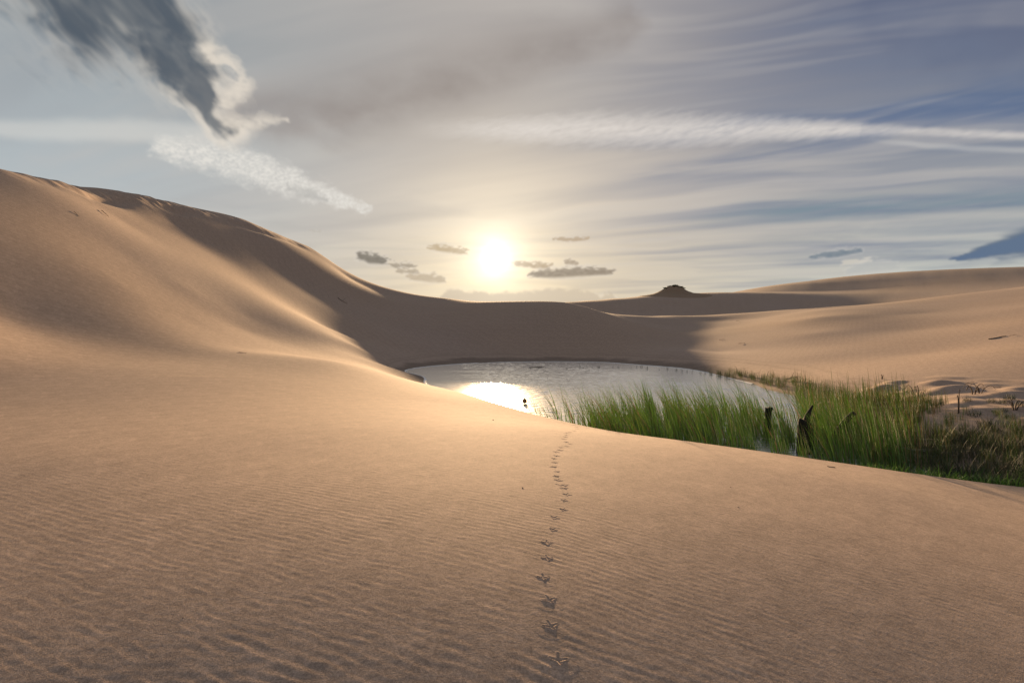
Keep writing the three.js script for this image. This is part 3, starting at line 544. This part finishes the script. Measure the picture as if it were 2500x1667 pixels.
// reed clumps that stand clear of the bed
const reedProto = [new THREE.Mesh(reedB, reedMat), new THREE.Mesh(reedA, reedMat)];
const clumps = [
  [1256, 995, 18.5, 0.40, 0, 'thin leftmost reed sprig in the glare'], [1268, 1000, 18, 0.42, 0, 'second thin reed sprig from the left in the glare'], [1305, 1010, 17, 0.66, 0, 'small bent reed clump right of the floating leaf'],
  [1318, 1012, 16.6, 0.84, 0, 'tall golden reed clump just right of the floating leaf'], [1336, 1018, 16.2, 0.66, 0, 'small reed clump before the gap in the reeds'], [1368, 1026, 15.8, 0.98, 0, 'first full reed clump with tips blown left'],
  [1392, 1030, 15.5, 0.9, 1, 'reed clump above the start of the bird tracks'], [1410, 1034, 15.2, 0.98, 0, 'dense dark-based reed clump above the bird tracks'], [1428, 1040, 15, 0.94, 1, 'upright reed clump right of the dark-based one'], [1448, 1044, 14.8, 1.0, 1, 'tall reed clump with long tips arching left'],
];
for (const [px, , d, s, k, label] of clumps) {
  const m = reedProto[k].clone(); m.name = numbered('reed_clump'); m.position.set((px - 1250) / 1300 * d, Math.max(height((px - 1250) / 1300 * d, -d, 0), -0.12), -d); m.scale.setScalar(s); m.rotation.y = (px % 7) * 0.12 - 0.35;
  scene.add(shade(tag(m, label, 'reeds', 'reed clumps standing clear of the bed')));
}
// small dark sprouts in the shallows along the far shore
{
  const r = rng(61), p = new THREE.Mesh(sproutA, dryMat);
  const spots = [[1385, 899], [1415, 897], [1424, 899], [1432, 897], [1446, 897], [1462, 898], [1497, 898], [1510, 898], [1540, 899], [1555, 897], [1566, 897], [1580, 901], [1610, 903], [1630, 902], [1652, 905], [1666, 909], [1678, 908], [1690, 910], [1710, 912], [1722, 913], [1738, 916], [1755, 918], [1760, 920], [1772, 921], [1783, 920], [1790, 922], [1803, 920], [1812, 922], [1822, 922], [1842, 926], [1850, 930], [1862, 934], [1872, 934], [1885, 938]];
  for (const [px, py] of spots) {
    const d = EYE * 1300 / (py - 807), x = (px - 1250) / 1300 * d, m = p.clone(); m.name = numbered('shore_sprout'); m.position.set(x, Math.max(height(x, -d, 0), -0.05), -d); const s = (0.55 + 0.6 * r()) * (px > 1740 ? 1.35 : 0.8); m.scale.set(s, s, s); m.rotation.y = r() * 6;
    scene.add(shade(tag(m, 'small dark sprout at the waterline along the far right shore', 'sprout', 'sprouts along the far right shore')));
  }
}
// tufts on the open sand at the right
{
  const tp = new THREE.Mesh(tuftA, dryMat), r = rng(71);
  const tufts = [[2290, 985, 1.1, 'round green grass tuft left of the upright dead stem'], [2362, 972, 0.75, 'small grass tuft right of the upright dead stem'], [2420, 975, 0.7, 'low grass tuft on bare sand below the arched twigs'], [2446, 978, 0.7, 'low grass tuft beside the topmost one on bare sand'], [2465, 968, 0.9, 'topmost dark grass tuft on bare sand at the right'],
    [2430, 1000, 0.65, 'small tuft on the sand below the low pair'], [2452, 997, 0.6, 'smallest tuft on the sand below the topmost tuft'], [2240, 966, 0.7, 'windblown tuft above the olive grass'], [2215, 975, 0.85, 'loose dry tuft at the upper edge of the olive grass'], [2380, 1008, 0.95, 'wide flat tuft below the upright dead stem'], [2460, 1015, 1.0, 'flat dark tuft near the right edge of the sand'], [2490, 985, 0.8, 'brown tuft cut by the right edge of the view']];
  for (const [px, py, s, label] of tufts) { const [x, z] = onGround(px, py + 6), m = tp.clone(); m.name = numbered('grass_tuft'); m.position.set(x, height(x, z, 0) - 0.02, z); m.scale.set(s, s * 0.85, s); m.rotation.y = (r() - 0.5) * 1.6; scene.add(shade(tag(m, label, 'grass tuft', 'tufts on the sand at the right'))); }
}

// ---------------------------------------------------------------- wood: stumps, logs, sticks
function woodTexture() {
  const w = 128, h = 256, d = new Uint8Array(w * h * 4);
  for (let j = 0; j < h; j++) for (let i = 0; i < w; i++) { const n = 0.6 + 0.3 * fbm(i * 0.22, j * 0.02, 4) + 0.15 * noise(i * 0.7, j * 0.05); const v = clamp(n, 0.1, 1) * 255, k = (j * w + i) * 4; d[k] = d[k + 1] = d[k + 2] = v; d[k + 3] = 255; }
  const t = new THREE.DataTexture(d, w, h); t.wrapS = t.wrapT = THREE.RepeatWrapping; t.magFilter = THREE.LinearFilter; t.needsUpdate = true; return t;
}
const woodTex = woodTexture(), woodTexC = woodTex.clone(); woodTexC.colorSpace = THREE.SRGBColorSpace; woodTexC.needsUpdate = true;
const woodMat = new THREE.MeshStandardMaterial({ color: new THREE.Color().setRGB(0.04, 0.032, 0.026), map: woodTexC, bumpMap: woodTex, bumpScale: 0.012, roughness: 0.9 });
const twigMat = new THREE.MeshStandardMaterial({ color: new THREE.Color().setRGB(0.085, 0.06, 0.042), roughness: 0.9 });
// a limb through [x, y, z, radius] points with a rough skin and a torn end
function limb(points, seed, rough = 0.18, sides = 12, steps = 14, tear = 0) {
  const c = new THREE.CatmullRomCurve3(points.map(p => new THREE.Vector3(p[0], p[1], p[2]))), pos = [], uv = [], idx = [], n = new THREE.Vector3(), b = new THREE.Vector3(), ref = new THREE.Vector3(0.31, 0.12, 0.94);
  for (let i = 0; i <= steps; i++) {
    const t = i / steps, p = c.getPoint(t), tg = c.getTangent(t); n.crossVectors(tg, ref).normalize(); b.crossVectors(tg, n).normalize();
    const q = t * (points.length - 1), k = Math.min(Math.floor(q), points.length - 2), R = mix(points[k][3], points[k + 1][3], q - k);
    for (let j = 0; j <= sides; j++) {
      const a = j % sides / sides * Math.PI * 2, rr = R * (1 + rough * (noise(Math.cos(a) * 2.3 + seed, t * 2.2 + Math.sin(a) * 2.3) + 0.6 * noise(a * 2.5 + seed * 3, t * 1.1)));
      const up = i === steps ? tear * (noise(Math.cos(a) * 3 + seed * 7, Math.sin(a) * 3) + 0.5 * noise(a * 3, seed)) : 0;
      pos.push(p.x + (n.x * Math.cos(a) + b.x * Math.sin(a)) * rr + tg.x * up, p.y + (n.y * Math.cos(a) + b.y * Math.sin(a)) * rr + tg.y * up, p.z + (n.z * Math.cos(a) + b.z * Math.sin(a)) * rr + tg.z * up); uv.push(j / sides * 2, t * c.getLength());
      if (i && j) { const e = (i - 1) * (sides + 1) + j - 1, f = e + sides + 1; idx.push(e, e + 1, f, e + 1, f + 1, f); }
    }
  }
  for (const [row, t] of [[0, 0], [steps, 1]]) { const p = c.getPoint(t), tg = c.getTangent(t), ci = pos.length / 3; pos.push(p.x - tg.x * (t ? tear * 0.6 : 0), p.y - tg.y * (t ? tear * 0.6 : 0), p.z); uv.push(0.5, 0.5); for (let j = 0; j < sides; j++) { const e = row * (sides + 1) + j; if (t) idx.push(e, e + 1, ci); else idx.push(e + 1, e, ci); } }
  const g = new THREE.BufferGeometry(); g.setAttribute('position', new THREE.Float32BufferAttribute(pos, 3)); g.setAttribute('uv', new THREE.Float32BufferAttribute(uv, 2)); g.setIndex(idx); g.computeVertexNormals(); return g;
}
function wood(name, label, category, at, parts, mat = woodMat, group) {
  const o = new THREE.Group(); o.name = numbered(name); o.position.set(...at);
  for (const [n, g] of parts) { const m = new THREE.Mesh(g, mat); m.name = n; o.add(m); }
  scene.add(shade(tag(o, label, category, group))); return o;
}
wood('tree_stump', 'tall black forked tree stump with a pointed spike among the reeds', 'stump', [7.15, 0, -13], [
  ['trunk', limb([[-0.02, -0.3, 0, 0.2], [-0.03, 0.1, 0, 0.16], [-0.04, 0.5, 0, 0.12], [-0.05, 0.85, 0, 0.10]], 3, 0.2, 16, 16, 0.08)],
  ['spike', limb([[0.0, 0.6, 0.02, 0.09], [0.06, 0.9, 0.02, 0.065], [0.14, 1.07, 0.0, 0.04], [0.22, 1.18, -0.02, 0.015]], 5, 0.22, 10, 10, 0.04)],
  ['side_prong', limb([[0.1, -0.3, -0.08, 0.12], [0.17, 0.2, -0.1, 0.09], [0.21, 0.55, -0.1, 0.065], [0.24, 0.72, -0.1, 0.04]], 8, 0.2, 12, 12, 0.05)],
]);
wood('tree_stump', 'short flat-topped dark stump left of the forked stump', 'stump', [7.2, 0, -15], [
  ['trunk', limb([[0, -0.3, 0, 0.13], [0, 0.3, 0, 0.1], [0.02, 0.6, 0, 0.085], [0.03, 0.83, 0, 0.09]], 13, 0.2, 14, 12, 0.05)],
  ['stub', limb([[0.06, 0.68, 0, 0.04], [0.11, 0.77, 0.01, 0.03], [0.14, 0.85, 0.01, 0.015]], 15, 0.2, 8, 6, 0.02)],
]);
wood('leaning_log', 'leaning grey broken log in the grass right of the forked stump', 'log', [8.15, -0.3, -13.6], [
  ['log', limb([[-0.15, 0.15, 0, 0.09], [0.1, 0.6, 0, 0.085], [0.38, 0.98, -0.02, 0.075], [0.62, 1.2, -0.04, 0.06]], 21, 0.2, 12, 12, 0.06)],
]);
{ // driftwood in the pond
  const d = EYE * 1300 / 90, x = (1308 - 1250) / 1300 * d;
  wood('floating_stick', 'dark stick floating on the bright water near the far shore', 'stick', [x, 0.02, -d], [['stick', limb([[-0.6, 0, 0, 0.015], [-0.2, 0.02, 0.08, 0.035], [0.3, 0.025, 0.05, 0.04], [0.7, 0.01, -0.05, 0.02]], 25, 0.3, 8, 10)]], twigMat);
}
{ // a dead leaf standing in the glare
  const sh = new THREE.Shape(); sh.moveTo(0, 0); sh.bezierCurveTo(0.12, 0.01, 0.15, 0.1, 0.10, 0.19); sh.bezierCurveTo(0.08, 0.23, 0.05, 0.25, 0.03, 0.29); sh.bezierCurveTo(-0.02, 0.24, -0.12, 0.18, -0.11, 0.1); sh.bezierCurveTo(-0.1, 0.04, -0.05, 0.0, 0, 0);
  const g = new THREE.ExtrudeGeometry(sh, { depth: 0.006, bevelEnabled: true, bevelSize: 0.003, bevelThickness: 0.002, bevelSegments: 1, curveSegments: 8 }), p = g.attributes.position;
  for (let i = 0; i < p.count; i++) p.setZ(i, p.getZ(i) + 0.9 * p.getX(i) ** 2 + 0.5 * (p.getY(i) - 0.12) ** 2);
  g.computeVertexNormals();
  const d = 22, o = new THREE.Mesh(g, new THREE.MeshPhysicalMaterial({ color: new THREE.Color().setRGB(0.22, 0.11, 0.05), roughness: 0.8 })); o.name = 'dead_leaf'; o.position.set((1281 - 1250) / 1300 * d, 0.0, -d); o.rotation.set(-0.35, 0.3, 0.1); o.scale.setScalar(0.8);
  scene.add(shade(tag(o, 'curled brown dead leaf standing on the bright water', 'leaf')));
}
function stickOn(name, label, category, px, py, len, turn, rise, seed, extra = [], group) {
  const [x, z] = onGround(px, py), r = rng(seed), c = Math.cos(turn), s = Math.sin(turn), pts = [];
  for (let i = 0; i < 5; i++) { const t = (i / 4 - 0.5) * len, u = (r() - 0.5) * len * 0.12; const wx = x + c * t - s * u, wz = z + s * t + c * u; pts.push([wx - x, height(wx, wz, 0) - height(x, z, 0) + rise * (0.3 + r() * 0.7), wz - z, Math.max(len * 0.028 * (1 - 0.6 * i / 4), 0.006)]); }
  const parts = [['stick', limb(pts, seed, 0.25, 7, 10)]];
  for (const [a, l, tilt] of extra) { const k = pts[Math.floor(a * 4)]; parts.push(['twig', limb([[k[0], k[1], k[2], 0.014], [k[0] + Math.cos(tilt) * l * 0.5, k[1] + Math.sin(tilt) * l * 0.55, k[2], 0.01], [k[0] + Math.cos(tilt) * l, k[1] + Math.sin(tilt) * l, k[2] + 0.03, 0.005]], seed + l, 0.2, 6, 8)]); }
  return wood(name, label, category, [x, height(x, z, 0), z], parts, twigMat, group);
}
stickOn('fallen_stick', 'small dark stick lying on the lit sand of the left dune', 'stick', 591, 861, 0.34, 0.1, 0.02, 101);
stickOn('fallen_stick', 'dark stick below the slumps near the left crest', 'stick', 256, 523, 0.9, 0.5, 0.1, 102);
stickOn('fallen_stick', 'tiny twig left of the slump on the left dune', 'stick', 186, 523, 0.5, 0.3, 0.04, 103);
stickOn('fallen_stick', 'dark driftwood on the shaded slope below the left end of the crest', 'stick', 836, 735, 1.2, 0.2, 0.1, 104, [[0.5, 0.6, 0.8]]);
stickOn('fallen_stick', 'long half-buried stick on the right dune face', 'stick', 2437, 824, 1.5, -0.25, 0.04, 105);
stickOn('fallen_stick', 'stubby stick right of the long one on the right dune face', 'stick', 2474, 820, 0.5, -0.2, 0.08, 106, [[0.5, 0.3, 0.2]]);
stickOn('fallen_stick', 'pale-edged bark strip on the sand above the tufts', 'stick', 2370, 934, 0.42, -0.2, 0.03, 107);
stickOn('fallen_stick', 'short twig on the sand right of the bark strip', 'stick', 2437, 945, 0.3, 0.1, 0.02, 108);
stickOn('fallen_stick', 'small dark stick on the shaded right slope, upper of two', 'stick', 1763, 829, 0.7, -0.1, 0.1, 109);
stickOn('fallen_stick', 'small dark stick on the shaded right slope, lower of two', 'stick', 1812, 839, 0.8, -0.3, 0.12, 110);
stickOn('fallen_stick', 'speck of driftwood below the bright right crest', 'stick', 1802, 784, 0.6, -0.3, 0.15, 111);
stickOn('fallen_stick', 'twig with a raised fork at the top edge of the shore grass', 'stick', 1935, 922, 0.8, -0.2, 0.03, 112, [[0.6, 0.35, 1.2]]);
stickOn('fallen_stick', 'thin twig lying on the near brow above the bird tracks', 'stick', 2030, 1140, 0.12, 0.1, 0.008, 113);
function deadPlant(label, px, py, h, stems, seed, arch) {
  const [x, z] = onGround(px, py), r = rng(seed), parts = [];
  for (let i = 0; i < stems; i++) { const a = r() * 6.28, l = h * (0.55 + 0.45 * r()), e = arch * (0.4 + r()); parts.push(['stem', limb([[Math.cos(a) * 0.03, -0.05, Math.sin(a) * 0.03, 0.016], [Math.cos(a) * e * l * 0.3, l * 0.5, Math.sin(a) * e * l * 0.3, 0.012], [Math.cos(a) * e * l * 0.8, l * (1 - arch * 0.2), Math.sin(a) * e * l * 0.8, 0.009], [Math.cos(a) * e * l * 1.25, l * (1 - arch * 0.7), Math.sin(a) * e * l, 0.004]], seed + i, 0.15, 6, 9)]); }
  wood('dead_plant', label, 'dead plant', [x, height(x, z, 0), z], parts, twigMat, 'dead stems on the right bank');
}
deadPlant('upright dark dead stem between the round tuft and the arched twigs', 2342, 1008, 0.75, 5, 201, 0.15);
deadPlant('arched bare twigs at the top of the sandy bank', 2378, 962, 0.5, 5, 202, 0.9);
deadPlant('arched bare twig right of the first arched twigs', 2394, 960, 0.42, 3, 203, 0.8);
deadPlant('lone small forked stem standing on the bare sand', 2155, 925, 0.3, 2, 204, 0.3);
deadPlant('tiny bent stem on bare sand right of the tall grass', 2172, 958, 0.22, 2, 205, 0.5);
deadPlant('bare branching stem at the upper edge of the olive grass', 2246, 1000, 0.9, 5, 206, 0.35);
deadPlant('leafless bramble at the right edge of the sand', 2478, 1000, 0.5, 8, 207, 0.9);

// ---------------------------------------------------------------- the scrub-topped hummock on the skyline
{
  const d = 163, x = (1645 - 1250) / 1300 * d, y0 = height(x, -d, 0), o = new THREE.Group(); o.name = 'sand_hummock'; o.position.set(x, y0, -d); o.scale.setScalar(1.4);
  const N = 36, M = 20, pos = [], col = [], uv = [], idx = [];
  const prof = (t, a) => (1.45 * Math.exp(-Math.pow(t / 0.34, 2.4)) + 0.4 * Math.exp(-Math.pow(t / 0.7, 2))) * (1 + 0.18 * noise(Math.cos(a) * 2 + 5, Math.sin(a) * 2 + t * 3)) + (t < 0.9 ? 0.07 * noise(Math.cos(a) * t * 9, Math.sin(a) * t * 9) : 0);
  for (let i = 0; i <= M; i++) for (let j = 0; j <= N; j++) { const t = i / M, a = j % N / N * 6.2832, R = 8, X = Math.cos(a) * t * R, Z = Math.sin(a) * t * R; pos.push(X, prof(t, a) + (height(x + X * 1.4, -d + Z * 1.4, 0) - y0) / 1.4 - (i === M ? 0.12 : 0.02), Z); col.push(0.45, 0.31, 0.2); uv.push(X / SANDTILE, Z / SANDTILE); if (i && j) { const e = (i - 1) * (N + 1) + j - 1, f = e + N + 1; idx.push(e, e + 1, f, e + 1, f + 1, f); } }
  const g = new THREE.BufferGeometry(); g.setAttribute('position', new THREE.Float32BufferAttribute(pos, 3)); g.setAttribute('color', new THREE.Float32BufferAttribute(col, 3)); g.setAttribute('uv', new THREE.Float32BufferAttribute(uv, 2)); g.setIndex(idx); g.computeVertexNormals();
  const m = new THREE.Mesh(g, sandMat); m.name = 'mound'; o.add(m);
  const bush = clumpGeometry(77, { n: 60, radius: 0.42, h: 0.36, spread: 0.9, wind: 0.05, w: 0.05, droop: 0.3, dead: 0.15, c: DARKG, deadC: BROWN }), r = rng(78);
  for (let i = 0; i < 26; i++) { const bx = -1.9 + 4.4 * r(), bz = (r() - 0.5) * 2, b = new THREE.Mesh(bush, dryMat); b.name = 'scrub'; const t = Math.hypot(bx, bz) / 8, a = Math.atan2(bz, bx); b.position.set(bx, prof(t, a) - 0.06, bz); b.scale.set(0.9 + 0.5 * r(), 0.6 + 0.35 * r(), 0.9 + 0.5 * r()); b.rotation.y = r() * 6; o.add(b); }
  scene.add(shade(tag(o, 'small sand hummock topped with dark scrub on the skyline', 'hummock')));
}
// dry pebbles and crumbs on the near sand
{
  const r = rng(91), g = new THREE.IcosahedronGeometry(1, 1), p = g.attributes.position; for (let i = 0; i < p.count; i++) { const v = new THREE.Vector3().fromBufferAttribute(p, i), s = 1 + 0.25 * noise(v.x * 2 + 3, v.y * 2 + v.z); p.setXYZ(i, v.x * s * 1.2, v.y * s * 0.7, v.z * s); } const gg = mergeVertices(g.deleteAttribute('normal').deleteAttribute('uv')); gg.computeVertexNormals();
  const crumbs = [[1204, 1025, 0.012, 'dark crumb on the sand under the sun glare'], [1276, 1191, 0.006, 'dark crumb left of the bird tracks'], [1784, 1189, 0.005, 'dark crumb on the sand left of the stumps, upper of two'], [1803, 1238, 0.005, 'dark crumb on the sand left of the stumps, lower of two'], [446, 1508, 0.003, 'dark crumb near the lower left of the sand'], [2083, 1498, 0.003, 'dark crumb on the lower right sand']];
  for (const [px, py, s, label] of crumbs) { const [x, z] = onGround(px, py), m = new THREE.Mesh(gg, twigMat); m.name = numbered('pebble'); m.scale.setScalar(s); m.position.set(x, height(x, z, 1) + s * 0.4, z); m.rotation.y = r() * 6; scene.add(shade(tag(m, label, 'pebble', 'dark crumbs on the sand'))); }
}
renderer.render(scene, camera);
